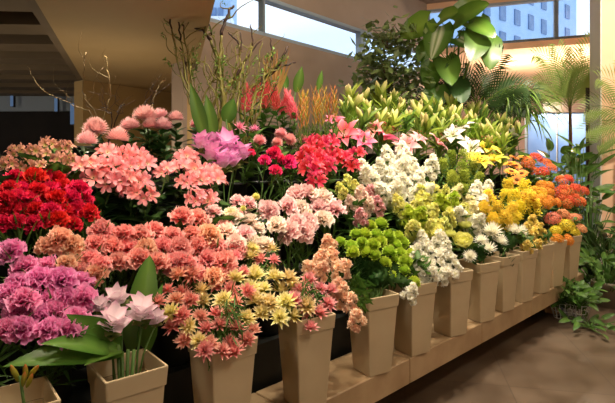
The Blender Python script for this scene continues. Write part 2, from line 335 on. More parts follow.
def bunch(kind, rows, size, name, cat, desc, bunchname, group, mat, leafk='carn', leafmat='leaf', front=None, tilt=.55, lift=0., alt=None, up=0.):
    """desc: what one stem looks like; bunchname: the bunch it stands in"""
    pts=[p for r in rows for p in r]; cx=sum(p[0] for p in pts)/len(pts); cy=sum(p[1] for p in pts)/len(pts)
    cpos,_=bank(cx,cy,lift)
    for ri,row in enumerate(rows):
        for ci,(px,py,szp) in enumerate(row):
            p,t=bank(px,py,lift); jt=1+rnd.uniform(-.018,.018); p=at(px,py,t*jt)
            d=(szp or size)*rnd.uniform(.9,1.15)*t/F*(1.12 if kind in('carnation','ruffled') else 1.)
            fr=front
            if isinstance(front,(list,tuple)): fr=min(front,key=lambda k:(POTS[k]-p).to_2d().length)
            base=vessel(p,fr)
            n1=len(row); n2=len(rows)
            if len(pts)==1: lab=f'{desc} {bunchname}'
            elif n2==1: lab=f'{desc}, {"leftmost" if ci==0 else "rightmost" if ci==n1-1 else ORD[ci]+" from left"} {bunchname}'
            else:
                o='alone' if n1==1 else 'leftmost' if ci==0 else 'rightmost' if ci==n1-1 else ORD[ci]+' from left'
                lab=f'{desc}, {o} in {"bottom" if ri==n2-1 else ROWN[ri]} row {bunchname}'
            root=thing(name,base,lab,cat,group)
            out=(p-cpos); out.z*=.5
            ax=(V((0,0,1))+V((0.05,-.75,0))*tilt+out*2.2*tilt+V((rnd.uniform(-.38,.38),rnd.uniform(-.38,.38),rnd.uniform(-.15,.15)))); ax=ax.lerp(V((0,0,1)),up).normalized()
            q=V((0,0,1)).rotation_difference(ax)@Quaternion((0,0,1),rnd.uniform(0,6.28))
            m=mat if alt is None or rnd.random()>alt[1] else alt[0]
            sm=MB(); lp=p-base
            tip=lp-ax*d*.3
            k=rnd.randrange(3)
            bend=V((rnd.uniform(-.03,.03),rnd.uniform(-.03,.03),0))
            if fr is None: sp_=curve_pts(V((0,0,0)),tip,bend)
            else:
                c=POTS[fr]-base; h=lp-c; h.z=0; hl=min(.06,h.length); h=h.normalized() if h.length>1e-4 else V((0,0,0))
                w1=c+h*hl; w1.z=.37; w2=w1.lerp(tip,.45); w2.z=max(w2.z,.42,tip.z-.02 if tip.z<.45 else 0)
                sp_=[V((0,0,0)),w1*.5,w1]; sp_[1].z=.19
                for f in(.25,.5,.75,1.): sp_.append(w1*(1-f)**2+w2*2*f*(1-f)+tip*f*f)
            sm.tube(sp_,.0028 if d<.09 else .004,5)
            if kind in('stock','alstro','spray'):
                if kind=='stock': n=11
                elif kind=='alstro': n=5
                else: n=3
                for i in range(n):
                    if kind=='stock':
                        f=(i+.5)/n; a=i*G; h=.62-1.25*f; rr=.1+.33*min(1,1.4*f)
                        off=V((cos(a)*rr,sin(a)*rr,h))*d; fs=d*.72*(1-.3*(1-f)); fa=V((cos(a),sin(a),.9*(1-f)+.15))
                    elif kind=='alstro':
                        a=2*pi*i/n+.5; off=V((cos(a)*.4,sin(a)*.4,.1+.2*rnd.random()))*d; fs=d*rnd.uniform(.66,.84); fa=V((cos(a)*1.1+rnd.uniform(-.4,.4),sin(a)*1.1+rnd.uniform(-.4,.4),.8))
                    else:
                        a=2*pi*i/n+.3; off=V((cos(a)*.3,sin(a)*.3,.15*rnd.random()))*d; fs=d*.75; fa=V((cos(a)*.7,sin(a)*.7,.9))
                    off=q@off; fq=V((0,0,1)).rotation_difference((q@fa).normalized())@Quaternion((0,0,1),rnd.uniform(0,6))
                    kk=(k+i)%3
                    if kind=='stock': me=sh(f'floret_{m}_{kk}',lambda:floret(kk),[M[m]])
                    elif kind=='alstro': me=sh(f'alstro_{m}_{kk}',lambda:funnel(kk),[M[m]])
                    else: me=sh(f'cluster_{m}_{kk}',lambda:cluster(kk),[M[m]])
                    link('floret' if kind!='spray' else 'flower_head',me,root,lp+off,fq,fs)
                    sm.tube([tip-ax*d*.3,lp+off-(fq@V((0,0,1)))*fs*.2],.0018,4,caps=False)
            else:
                mk={'carnation':lambda:carnation(k),'ruffled':lambda:carnation(k+5,26,.06),'mum':lambda:pompon(k,170,-.35,.05,.75,.5),'ball':lambda:pompon(k,150,-.8,.06,.5),'spider':lambda:pompon(k,80,-.25,.05,.6,.52,'spear'),
                    'button':lambda:pompon(k,60,-.7,.2,.9,.5),'rose':lambda:rose_ball(k),'star':lambda:star(k),'protea':lambda:star(k,40,.04,.55,0),'lily':lambda:funnel(k,6,.7,-1.1,.2,.68,'point'),'plume':lambda:plume(k),'wand':lambda:wand(k),'daisy':lambda:daisy(k),'cluster':lambda:cluster(k,70,.75,.09),
                    'curcuma':lambda:curcuma(k),'curcuma_open':lambda:curcuma(k,True)}[kind]
                mats=[M[m],M['bract_green']] if kind.startswith('curcuma') else [M[m]]
                link('bloom' if kind not in('wand','plume') else 'plume',sh(f'{kind}_{m}_{k}',mk,mats),root,lp,q,d)
                if kind in('carnation','ruffled'): link('calyx',sh('calyx',calyx,[M['stem']]),root,lp,q,d)
                if kind=='daisy': link('disc',sh('disc',disc,[M['disc']]),root,lp,q,d)
                if kind=='lily': link('stamens',sh('stamens',stamens,[M['leaf_lime'],M['anther']]),root,lp,q,d)
            sm.build('stem',M['stem'],root,True)
            if leafk: 
                ax2=(sp_[-1]-sp_[-3]).normalized()
                link('foliage',leaves(leafk,leafmat),root,sp_[-1]-ax2*.02 if fr is None else sp_[-2],V((0,0,1)).rotation_difference(ax2)@Quaternion((0,0,1),rnd.uniform(0,6)),rnd.uniform(.95,1.35)*(1 if fr is None else .5))
exec_bunches=[]
B=bunch
# --- front row, in the beige vases
B('curcuma_open',rows_pts([(100,305,26),(118,298,28),(113,322,40),(142,311,36),(157,318,20)]),28,'curcuma','flower','pale pink curcuma','above the broad green leaves','pale curcumas in the front vase','pale_curcuma',None,front=1,tilt=.5)
B('star',rows_of([(156,292),(172,275),(205,270),(238,274),(250,288),(256,325),(244,350),(215,358),(185,350),(162,330)],15.5),22,'blushing_bride','flower','coral starry flower','above the beige vase beside the curcuma','coral starry flowers in the front vase','serruria_pink','carn',front=2,alt=('serruria_gold',.22))
B('star',rows_of([(222,252),(262,240),(288,250),(284,272),(240,274)],15),17,'blushing_bride','flower','small rosy starry flower','behind the cream starry flowers','rosy starry flowers','serruria_rose','carn',front=2,alt=('serruria_gold',.3))
B('star',rows_of([(238,290),(262,270),(298,270),(304,300),(292,324),(255,320)],15.5),25,'blushing_bride','flower','yellowish cream starry flower','above the front vases','cream starry flowers','serruria_gold','carn',front=3)
B('star',rows_of([(296,288),(316,272),(333,286),(332,314),(308,330),(293,316)],14.5),19,'blushing_bride','flower','pink starry flower','beside the cream starry flowers','pink starry flowers','serruria_rose','carn',front=3)
B('stock',rows_of([(306,252),(322,240),(342,250),(348,268),(345,290),(325,282),(308,272)],16),19,'stock_flower','flower','peach stock spike','left of the green ranunculus','peach stock spikes','peach','broad',front=4)
B('stock',rows_pts([(342,292,19),(352,302,17),(357,318,17)]),18,'stock_flower','flower','peach stock spike','drooping over the vase rim','drooping peach stock','peach','broad',front=4,tilt=1.)
B('button',rows_of([(336,242),(350,230),(372,222),(400,230),(414,244),(414,264),(395,266),(350,256)],11),16,'ranunculus','flower','lime green ranunculus','of the green mass','green ranunculus','ranunculus','mum','leaf_dark',front=4)
B('button',rows_pts([(392,277,20),(404,270,15),(414,282,16)]),17,'ranunculus','flower','large lime ranunculus','hanging below the green mass','low green ranunculus','ranunculus','mum','leaf_dark',front=4)
B('stock',rows_of([(408,250),(418,236),(440,240),(455,252),(458,270),(440,276),(412,274)],13.5),17,'stock_flower','flower','white stock spike','above the middle vases','white stock in the front row','white','broad',front=[5,6])
B('stock',rows_pts([(411,292,16)]),16,'stock_flower','flower','single white stock spike','drooping beside the low ranunculus','drooping white stock','white','broad',front=5,tilt=1.)
B('rose',rows_pts([(437,230,15),(463,240,17),(465,224,15),(450,233,11)]),15,'lisianthus','flower','pale lemon lisianthus','behind the white front stock','lemon lisianthus','lime_cream','mum',front=[6,7])
B('spider',rows_pts([(470,256,18),(487,249,24),(492,231,22),(481,240,18),(500,241,18),(512,230,20),(520,232,20)]),20,'chrysanthemum','flower','white spiky chrysanthemum','in the white front bunch','white chrysanthemums','white','mum','leaf_dark',front=[7,8])
B('stock',rows_of([(522,226),(532,218),(545,222),(550,236),(545,245),(528,248)],9.5),12,'stock_flower','flower','pale yellow stock spike','left of the orange vase','pale yellow stock','pale_yellow','broad',front=[9,10])
B('cluster',rows_pts([(553,219,16),(563,214,14),(574,219,15),(580,229,14)]),15,'kalanchoe','flower','apricot flower head','ringing the yellow heads in the last vase','apricot flower heads','apricot','mum',front=[11,12])
B('cluster',rows_pts([(556,231,13),(566,226,17),(573,232,14)]),15,'kalanchoe','flower','yellow flower head','in the last beige vase','yellow flower heads','gold','mum',front=12)
B('cluster',rows_pts([(557,239,13),(567,240,15)]),14,'kalanchoe','flower','orange flower head','at the rim of the last beige vase','orange flower heads at the rim','gold_orange','mum',front=12,tilt=.9)
# --- second row
B('carnation',rows_of([(0,276),(15,264),(45,254),(66,262),(86,284),(98,308),(84,328),(40,336),(0,338)],21),29,'carnation','flower','magenta pink carnation','of the magenta bunch','magenta carnations','magenta')
B('carnation',rows_pts([(9,249,28)]),27,'carnation','flower','lone pink carnation','above the magenta bunch','lone pink carnation','magenta')
B('carnation',rows_pts([(46,244,22),(60,237,24),(73,243,26),(66,262,22),(82,262,24)]),24,'carnation','flower','tan salmon carnation','above the magenta bunch','tan salmon carnations','salmon')
B('carnation',rows_of([(88,234),(120,222),(150,228),(166,214),(190,210),(216,222),(242,240),(238,262),(206,286),(188,264),(150,264),(120,268),(88,282),(72,274)],17.5),24,'carnation','flower','coral carnation','of the coral mass','coral carnations','coral',alt=('salmon',.15))
B('ruffled',rows_of([(216,228),(240,212),(266,222),(272,240),(252,254),(226,248)],15),20,'lisianthus','flower','ivory ruffled lisianthus','beside the coral mass','ivory lisianthus','cream_pink','mum',alt=('blush',.2))
B('ruffled',rows_of([(205,215),(225,200),(250,195),(262,205),(245,212),(222,220)],14),17,'lisianthus','flower','rose ruffled lisianthus','behind the ivory lisianthus','rose lisianthus','blush','mum',alt=('cream',.4))
B('carnation',rows_of([(258,208),(285,188),(305,188),(338,192),(344,214),(326,230),(300,238),(264,228)],16),22,'carnation','flower','blush pink carnation','of the blush bunch','blush carnations','blush',alt=('cream_pink',.3))
B('stock',rows_of([(344,204),(358,192),(378,190),(378,206),(362,224),(348,220)],12.5),16,'stock_flower','flower','dusty pink stock spike','between blush carnations and lime stock','dusty pink stock','dusty','broad',alt=('cream_pink',.4))
B('ball',rows_pts([(228,212,8),(243,208,7),(256,196,8),(286,207,8),(309,213,8),(313,194,9),(322,189,9),(338,187,8)]),8,'craspedia','flower','small yellow ball flower','among the blush carnations','yellow ball flowers','lime_cream',None)
B('stock',rows_of([(392,206),(412,192),(440,190),(462,200),(462,216),(445,230),(415,230),(398,220)],13),17,'stock_flower','flower','lime yellow stock spike','of the lime bunch','lime stock','lime_cream','broad',alt=('lime',.3))
B('stock',rows_of([(446,196),(466,188),(488,192),(494,212),(482,224),(462,222)],12.5),16,'stock_flower','flower','creamy white stock spike','beside the yellow sprays','creamy stock','cream','broad',alt=('white',.5))
B('wand',rows_of([(484,206),(500,190),(520,186),(538,192),(544,206),(534,216),(505,222),(486,220)],11.5),20,'goldenrod','flower','bright yellow goldenrod spray','of the yellow mass','goldenrod sprays','gold','lance')
B('spray',rows_of([(520,192),(540,182),(554,190),(554,208),(540,212),(526,202)],10.5),15,'kalanchoe','flower','golden orange flower spray','behind the last vases','golden orange sprays','gold_orange','mum')
B('spray',rows_of([(552,190),(566,179),(582,190),(580,204),(560,206)],10.5),15,'kalanchoe','flower','reddish orange flower spray','behind the last vase','reddish orange sprays','red_orange','mum')
# --- third row
B('carnation',rows_of([(0,180),(20,172),(52,171),(76,178),(93,195),(92,210),(74,225),(40,230),(0,230)],13.5),20,'carnation','flower','crimson carnation','of the crimson mass','crimson carnations','crimson')
B('alstro',rows_of([(74,168),(100,156),(126,150),(152,156),(152,174),(146,192),(124,198),(112,186),(84,180)],15),21,'alstroemeria','flower','pink alstroemeria spray','behind the crimson carnations','pink alstroemeria near the crimson carnations','alstro_pink','broad','leaf_dark')
B('alstro',rows_of([(152,170),(180,155),(204,162),(216,182),(214,204),(196,206),(180,186),(156,182)],15),20,'alstroemeria','flower','pink alstroemeria spray','beside the orchid pink curcumas','pink alstroemeria beside the curcumas','alstro_pink','broad','leaf_dark')
B('curcuma',rows_pts([(202,141,28),(212,152,34),(226,143,34),(241,151,32),(223,158,34),(208,169,20),(214,138,28),(233,158,28)]),26,'curcuma','flower','orchid pink curcuma','of the orchid pink cluster','orchid pink curcumas','orchid',None,tilt=.3)
B('carnation',rows_pts([(265,159,13),(275,151,14),(289,160,15),(276,169,13),(281,158,11),(250,152,11)]),14,'carnation','flower','hot pink carnation','among the starry leaves','hot pink carnations','hot_pink')
B('alstro',rows_of([(296,156),(312,142),(336,146),(344,160),(332,178),(318,188),(304,174)],13.5),20,'alstroemeria','flower','rose red alstroemeria','behind the blush carnations','rose red alstroemeria','rose_red','broad')
B('alstro',rows_pts([(342,158,16),(352,166,14),(357,155,16)]),15,'alstroemeria','flower','rose red alstroemeria','close to the white stock','rose red alstroemeria near white stock','rose_red','broad')
B('stock',rows_of([(355,176),(372,158),(400,150),(426,158),(434,176),(428,194),(400,202),(366,192)],15.5),20,'stock_flower','flower','pure white stock spike','of the tall white bunch','white stock in the third row','white','broad')
B('stock',rows_pts([(340,188,12),(347,183,13),(344,193,12),(355,187,12)]),12,'stock_flower','flower','small lemon stock spike','in front of the white stock','small lemon stock','lime_cream','broad')
B('wand',rows_of([(436,162),(458,152),(478,160),(492,172),(488,190),(452,192)],14),17,'solidago','foliage','feathery lime green spray','behind the creamy stock','feathery lime sprays','lime_leaf','lance','leaf')
B('lily',rows_pts([(487,144,24),(473,155,16),(482,158,20),(494,156,20)]),18,'lily','flower','golden yellow lily','beside the orange daisies','golden lilies','gold','lance',tilt=.7)
B('daisy',rows_of([(502,164),(512,154),(526,156),(528,172),(522,182),(508,180)],9.5),14,'rudbeckia','flower','orange daisy with brown centre','of the daisy bunch','orange daisies','gold_orange','mum',tilt=.8)
B('cluster',rows_pts([(528,163,14),(536,158,14),(545,163,14),(533,171,14),(543,172,15),(551,168,12)]),14,'chrysanthemum','flower','orange red flower head','right of the orange daisies','orange red flower heads','red_orange','mum')
# --- fourth row and behind
B('mum',rows_pts([(96,128,26),(118,137,27),(130,126,24),(145,116,26),(150,125,20),(163,126,24),(176,118,20),(160,115,17),(87,140,22)]),22,'chrysanthemum','flower','dusty pink chrysanthemum','before the tan wall','dusty pink chrysanthemums','dusty','mum','leaf_dark',tilt=.25)
B('ball',rows_pts([(195,123,14)]),14,'chrysanthemum','flower','single dusty pink pompon','against the broad upright leaves','single dusty pompon','dusty','mum','leaf_dark')
B('alstro',rows_of([(0,158),(22,150),(44,152),(44,170),(0,174)],14),15,'alstroemeria','flower','pale tan alstroemeria','above the crimson carnations','tan alstroemeria','alstro_pale','broad','leaf_dark')
B('alstro',rows_of([(34,152),(58,142),(76,148),(76,166),(44,168)],14),14,'alstroemeria','flower','faded cream alstroemeria','below the dark window','cream alstroemeria','alstro_pale','broad')
B('ball',rows_pts([(259,140,14),(277,142,14),(281,133,13),(290,139,14),(303,139,13)]),14,'chrysanthemum','flower','pale pink pompon','below the celosia','pale pink pompons','pom_pink','mum')
B('protea',rows_pts([(240,126,18),(255,128,14)]),16,'curcuma','flower','small pointed pink curcuma','under the celosia','small pointed curcumas','protea','broad')
B('plume',rows_pts([(246,99,30),(255,93,26),(264,97,30),(275,98,30),(285,104,26),(291,106,34),(268,90,22)]),30,'celosia','flower','pink celosia plume','of the celosia bunch','pink celosia','celosia','broad',tilt=.1)
B('lily',rows_pts([(343,130,30),(334,118,18),(365,138,24),(386,132,30)]),26,'lily','flower','deep pink open lily','in front of the lily leaves','deep pink lilies','lily_pink','lance',tilt=1.)
B('lily',rows_pts([(374,127,20),(406,143,26),(420,136,18),(441,140,22)]),22,'lily','flower','pale pink open lily','in front of the lily leaves','pale pink lilies','lily_pale','lance',tilt=1.)
B('lily',rows_pts([(458,124,28),(452,133,20),(472,146,22),(513,133,12)]),22,'lily','flower','white open lily','in front of the lily leaves','white lilies','lily_white','lance',tilt=.8)
# lily stems in leaf and bud
def bud_stem(px,py,size,label,group,name='budded_lily',leafk='lily',lm='leaf_lime',nb=3):
    p,t=bank(px,py); base=vessel(p,None); root=thing(name,base,label,'foliage',group); lp=p-base
    sp_=curve_pts(V((0,0,0)),lp,V((rnd.uniform(-.03,.03),rnd.uniform(-.03,.03),0))); b=MB(); b.tube(sp_,.004,5); b.build('stem',M['stem'],root,True)
    k=size*t/F/.16*rnd.uniform(.75,1.2); lm=rnd.choice(['leaf_lime','leaf_lime','leaf_grass'])
    ax=((sp_[-1]-sp_[-2]).normalized()+V((rnd.uniform(-.35,.35),rnd.uniform(-.6,.1),0))).normalized(); q=V((0,0,1)).rotation_difference(ax)
    link('foliage',leaves(leafk,lm),root,lp,q@Quaternion((0,0,1),rnd.uniform(0,6)),k)
    for i in range(nb):
        a=rnd.uniform(0,6.28); d=V((cos(a)*.5,sin(a)*.5,1)).normalized()
        link('bud',sh('bud',lambda:bud(0),[M['bud']]),root,lp-ax*.01,V((0,0,1)).rotation_difference(d),k*rnd.uniform(.7,1))
for poly,txt in (([(334,112),(350,96),(384,94),(402,104),(400,122),(370,126)],'behind the pink lilies'),([(402,104),(440,104),(470,112),(468,128),(430,134),(402,124)],'behind the pale lilies'),([(470,112),(500,118),(520,128),(524,142),(490,146),(470,130)],'beside the white lilies')):
    rr=rows_of(poly,13.5 if poly[0][0]<400 else 11.5)
    for ri,row in enumerate(rr):
        for ci,(px,py,_) in enumerate(row):
            o='alone' if len(row)==1 else 'leftmost' if ci==0 else 'rightmost' if ci==len(row)-1 else ORD[ci]+' from left'
            bud_stem(px,py,24,f'lime green budded lily stem, {o} in {"bottom" if ri==len(rr)-1 else ROWN[ri]} row {txt}','lily stems in bud '+txt)
# bristly orange-tipped stalks
def stalk(px,py,ph,label):
    p,t=bank(px,py+ph); q_,_=bank(px,py+ph); top=at(px+rnd.uniform(-3,3),py,t); base=vessel(p,None); root=thing('bristle_stalk',base,label,'grass','bristle grass stalks')
    lp=top-base; mid=p-base; mid.z=lp.z*.55
    b=MB(); pts=[V((0,0,0)),mid*.6,mid,mid.lerp(lp,.5),lp]; b.tube(pts,[.003,.003,.003,.0025,.001],5); b.build('stem',M['stem'],root,True)
    L=.2; b=MB()
    for i in range(26): b.petal(i*G,1.1,.07,.005,-.1,0,'spear',0,r0=.003,z0=-L+L*i/26,nu=1,nv=2)
    link('seed_head',b.mesh('seed_head',[M['millet']]),root,lp,V((0,0,1)).rotation_difference((lp-mid).normalized()))
    link('foliage',leaves('carn','leaf_grass'),root,mid.lerp(lp,.35),None,1.2)
for i in range(18): stalk(298+i*2.25+rnd.uniform(-.6,.6),86+rnd.uniform(0,14)+abs(i-9)*.5,38,f'orange tipped bristle grass stalk, {"leftmost" if i==0 else "rightmost" if i==17 else (ORD+["sixteenth","seventeenth"])[i]+" from left"} beside the celosia')
# broad leaves of the front curcuma vase
def blade(root,base,ang,el,L,W,mat,curl=-.5,name='leaf',shape='point',cup=.25,nv=10,nu=6,stalk_=0.,ruf=0.):
    b=MB(); b.petal(0,el,L,W,curl,cup,shape,ruf,r0=stalk_*cos(el),z0=stalk_*sin(el),nu=nu,nv=nv)
    if stalk_: b.tube([(0,0,0),(stalk_*cos(el)*1.05,0,stalk_*sin(el)*1.05)],[.006,.004],5,1)
    return link(name,b.mesh(name,[M[mat],M['stem']]),root,base,Quaternion((0,0,1),ang))
def leaf_to(root,p0,p1,W,mat,sag=.0,shape='point',name='leaf',face=None,cup=.2,mats=None,ruf=0.):
    """a blade from p0 to p1, arched by sag, its face turned to 'face'"""
    fw=(p1-p0); L=fw.length; face=face or V((0,-1,.6)); y=face.cross(fw).normalized(); z=fw.normalized().cross(y)*1
    b=MB(); rows=[]; nv=12; nu=8; ph=rnd.uniform(0,6)
    for j in range(nv+1):
        v=j/nv
        w={'point':W*sin(pi*min(1,.1+.9*v)**.85),'heart':W*(min(1,(v*4+.3))**.5)*max(0,1-v**2.4)**.7}[shape]
        c=p0.lerp(p1,v)+z*(-1 if z.dot(face)<0 else 1)*sag*4*v*(1-v)*L
        row=[]
        for i in range(nu+1):
            u=2*i/nu-1; zz=z if z.dot(face)>0 else -z
            back=-fw.normalized()*(W*.55*abs(u)**1.5*(1-v)**3) if shape=='heart' else V((0,0,0))
            row.append(b.vert(c+y*u*w+zz*(cup*abs(u)*w+ruf*W*sin(v*14+ph)*abs(u))+back,(u+1)/2,v))
        rows.append(row)
    b.grid(rows); return link(name,b.mesh(name,mats or [M[mat]]),root)
def dup_leaf(l): return l
lp=POTS[1]
lf=thing('curcuma_leaves',lp+V((-.01,0,.02)),'cluster of broad green curcuma leaves leaning left from the front vase','foliage')
rt=lf.location
for (a,b_,w,t0,t1,face) in (((118,348),(66,314),.05,1.55,1.42,V((.2,-1,.6))),((122,352),(2,367),.05,1.5,1.30,V((0,-.7,1))),((112,352),(40,344),.042,1.48,1.33,V((0,-.6,1))),((140,345),(150,255),.058,1.62,1.72,V((.1,-1,.1))),((140,345),(163,283),.028,1.62,1.7,V((.3,-1,.2))),((120,352),(84,366),.03,1.5,1.36,V((0,-.5,1)))):
    leaf_to(lf,at(*a,t0)-rt,at(*b_,t1)-rt,w,'leaf_big',.06,'heart' if w>.055 else 'point',face=face)
b=MB()
for a in((118,345),(122,352),(128,350),(134,350)): b.tube([V((0,0,0)),at(*a,1.5)-rt],.006,6)
b.build('stem',M['stem'],lf,True)
b_=thing('budded_alstroemeria',POTS[0]+V((0.03,-.03,.02)),'orange tipped green bud stem in the vase at the lower left corner','foliage'); 
tp=at(20,376,1.27)-b_.location; mb=MB(); mb.tube(curve_pts(V((0,0,0)),tp,V((.02,0,0))),.004,5); mb.build('stem',M['stem'],b_,True)
for i in range(6): link('bud',sh('small_bud',lambda:bud(0,.04,.007),[petal_mat('bud_orange',[(0,(120,130,40)),(.6,(160,150,50)),(1,(210,110,60))])]),b_,tp+V((rnd.uniform(-.02,.03),rnd.uniform(-.01,.01),rnd.uniform(-.06,.01))),Quaternion((0,1,0),rnd.uniform(-.6,.9)),1)
# upright broad leaves behind
for i,(a,b2,w,tx) in enumerate((((205,138),(190,82),.042,'leaning left beside the twisted branches'),((214,138),(206,94),.04,'upright in front of the twisted branches'),((226,122),(234,98),.05,'short behind the protea like curcumas'),((286,88),(278,66),.045,'tall behind the celosia'),((296,92),(302,66),.045,'curving right behind the celosia'),((318,90),(322,70),.03,'small and upright above the bristle grass'))):
    p0,t=bank(a[0],a[1]); base=vessel(p0,None); r=thing('broad_leaf_plant',base,'broad green leaf '+tx,'foliage','broad upright leaves')
    leaf_to(r,p0-base,at(b2[0],b2[1],t)-base,w,'leaf_big',.04,face=V((.2,-1,.3))); mb=MB(); mb.tube([V((0,0,0)),p0-base+V((0,0,.02))],.005,5); mb.build('stem',M['stem'],r,True)
# twisted branches
def branch(pxs, t0, label, name='twisted_branch', mat='twig', rad=.011, tip='dark_twig', twigs=4, group='twisted branches behind the curcumas', wig=.02, cat='branch'):
    pts=[at(x,y,t0+.04*i) for i,(x,y) in enumerate(pxs)]
    base=vessel(pts[0],None); root=thing(name,base,label,cat,group)
    fine=[]; allp=[base]+pts
    for i in range(len(allp)-1):
        p0=allp[max(i-1,0)];p1=allp[i];p2=allp[i+1];p3=allp[min(i+2,len(allp)-1)]
        for k in range(6):
            s=k/6; q=.5*((2*p1)+(p2-p0)*s+(2*p0-5*p1+4*p2-p3)*s*s+(3*p1-p0-3*p2+p3)*s**3)
            fine.append(q-base+(V((rnd.uniform(-1,1),rnd.uniform(-1,1),rnd.uniform(-1,1)))*wig*.35 if i else V((0,0,0))))
    fine.append(allp[-1]-base); n=len(fine); cut=int(n*(.6 if rad>.012 else .72))
    rads=[rad*(1-.55*i/n) for i in range(n)]
    b=MB(); b.tube(fine[:cut+1],rads[:cut+1],6); b.build('stem',M[mat],root,True)
    b=MB(); b.tube(fine[cut:],[r*1.25 for r in rads[cut:-1]]+[rads[-1]*.5],6); b.build('tip',M[tip],root,True)
    for i in range(twigs):
        k=rnd.randrange(8,n-3); p=fine[k]; d=V((rnd.uniform(-.8,.8),rnd.uniform(-.2,.2),rnd.uniform(.3,1))).normalized(); L=rnd.uniform(.08,.25)
        q=[p+d*L*f+V((sin(f*7+i)*.018,0,cos(f*6+i)*.012)) for f in [j/6 for j in range(7)]]; q[0]=p
        b=MB(); b.tube(q,[rad*.45*(1-j/9) for j in range(7)],5); b.build('twig',M[mat],root,True)
        if i%2==0 and name=='twisted_branch': link('foliage',sh('twig_leaf',lambda:foliage(3,7,.05,.012,.12,.6),[M['leaf_grass']]),root,q[-1],V((0,0,1)).rotation_difference(d),rnd.uniform(.4,.8))
BR=[([(195,120),(180,70),(172,30),(166,-6)],3.2,'tall and leaning left at the frame top'),([(196,118),(186,80),(181,40),(178,18)],3.25,'leaning left with a dark curl'),([(197,118),(190,75),(186,45),(181,20),(175,8)],3.3,'with hooked dark tip before the soffit'),
([(222,112),(220,70),(221,35),(227,16),(234,5)],3.3,'the tallest dark tipped one'),([(218,112),(218,60),(212,35),(206,18)],3.35,'curving left before the clerestory'),([(226,110),(215,55),(205,33),(193,27)],3.4,'sweeping low to the left'),([(232,112),(240,70),(238,45),(228,32)],3.45,'hooking back left'),
([(236,110),(248,70),(252,45),(251,24)],3.5,'upright below the blue pane'),([(240,110),(255,85),(275,70),(288,46)],3.6,'arching right above the celosia'),([(244,108),(262,78),(285,66),(296,62)],3.6,'arching low right'),([(200,118),(205,95),(214,75),(222,50)],3.3,'thin one rising from the broad leaves'),
([(230,112),(236,85),(246,60),(262,40)],3.55,'thin one below the white pane'),([(212,114),(228,90),(238,72),(246,62)],3.4,'thick one crossing the middle'),([(250,108),(266,80),(272,60),(270,38)],3.6,'slim one right of the tangle')]
for i,(pp,t,tx) in enumerate(BR): branch(pp,t,'twisted olive branch '+tx, rad=.015 if i in(3,5,8,12) else .009)
OL=['far left','second from left','third from left','fourth from left','fifth from left','sixth from left','seventh from left','eighth from left','ninth from left','tenth from left','eleventh from left','twelfth from left','thirteenth from left','fourteenth from left','fifteenth from left','last before the bristle grass']
for i,tx in enumerate(OL):
    x0=198+i*4+rnd.uniform(-3,3); x1=178+i*7+rnd.uniform(-8,8); y1=rnd.uniform(28,66)+(12 if i>9 else 0)
    branch([(x0,120),(x0+(x1-x0)*.3+rnd.uniform(-5,5),95),(x0+(x1-x0)*.75+rnd.uniform(-6,6),y1+20),(x1,y1)],3.35+rnd.uniform(-.1,.3),'slim olive branch low in the twisted tangle, '+tx,rad=rnd.uniform(.005,.008),tip='twig' if i%3 else 'dark_twig',twigs=3,group='slim olive branches')
for pp,t,tx in (([(96,122),(70,103),(45,92),(27,66)],2.7,'sweeping left across the dark window'),([(98,122),(84,96),(84,70),(86,52)],2.7,'rising over the tan wall edge'),([(104,118),(110,95),(108,70),(106,55)],2.8,'rising before the tan wall'),([(150,112),(155,95),(160,84),(166,78)],2.9,'short above the pink chrysanthemums')): branch(pp,t,'pale curly twig '+tx,'curly_willow','pale_twig',.0035,'pale_twig',3,'pale curly twigs')
for pp,t,tx in (([(112,124),(108,112),(100,106)],2.65,'left'),([(116,122),(118,110),(124,104)],2.65,'middle'),([(146,112),(150,106),(154,103)],2.65,'right')): branch(pp,t,f'dark red berry twig above the pink chrysanthemums, {tx} one','berry_twig','dark_twig',.004,'dark_twig',5,'dark berry twigs')
_,t=bank(276,110); t*=1.1; p0=at(276,110,t); base=vessel(p0,None); cr=thing('croton',base,'spiky plant of narrow orange tan blades behind the celosia','foliage')
P('blade_tan',(0,(150,150,60)),(0.4,(190,156,90)),(1,(170,120,80)))
for i in range(14):
    x=262+i*2.3+rnd.uniform(-1,1); leaf_to(cr,at(274+rnd.uniform(-4,4),104,t)-base,at(x,rnd.uniform(42,70),t+rnd.uniform(-.1,.1))-base,.012,'blade_tan',rnd.uniform(-.05,.05),face=V((rnd.uniform(-.5,.5),-1,.3)))
mb=MB(); mb.tube([V((0,0,0)),p0-base,at(274,100,t)-base],.006,5); mb.build('stem',M['stem'],cr,True)
# ------------------------------------------------------------------ vases, buckets, stand, bench
def sq_loop(b,h,z,c=.006,v=0.):
    pts=[]
    for sx,sy in((1,1),(-1,1),(-1,-1),(1,-1)):
        for k in range(3):
            a=math.atan2(sy,sx)-pi/4+pi/4*k; pts.append((sx*(h-c)+c*cos(a),sy*(h-c)+c*sin(a),z))
    return [b.vert(p,i/12,v) for i,p in enumerate(pts)]
M['pot']=flat('vase_beige',(202,182,148),(194,173,139),6,.45,.05)
M['black']=flat('black_plastic',(22,24,22),(30,32,28),10,.5)
def pot_body():
    b=MB(); L=[sq_loop(b,h,z) for h,z in((.063,0),(.067,.005),(.087,.32))]; b.grid(L,0,True); b.face(L[0][::-1])
    I=[sq_loop(b,h,z) for h,z in((.087,.32),(.082,.32),(.063,.016))]; b.grid(I,0,True); b.face(I[-1]); return b
def pot_rim():
    b=MB(); L=[sq_loop(b,h,z) for h,z in((.087,.322),(.091,.322),(.095,.377),(.094,.38),(.088,.38),(.085,.322))]; b.grid(L+[L[0]],0,True); return b
pb=pot_body().mesh('vase_body',[M['pot']],False); pr=pot_rim().mesh('vase_rim',[M['pot']],False)
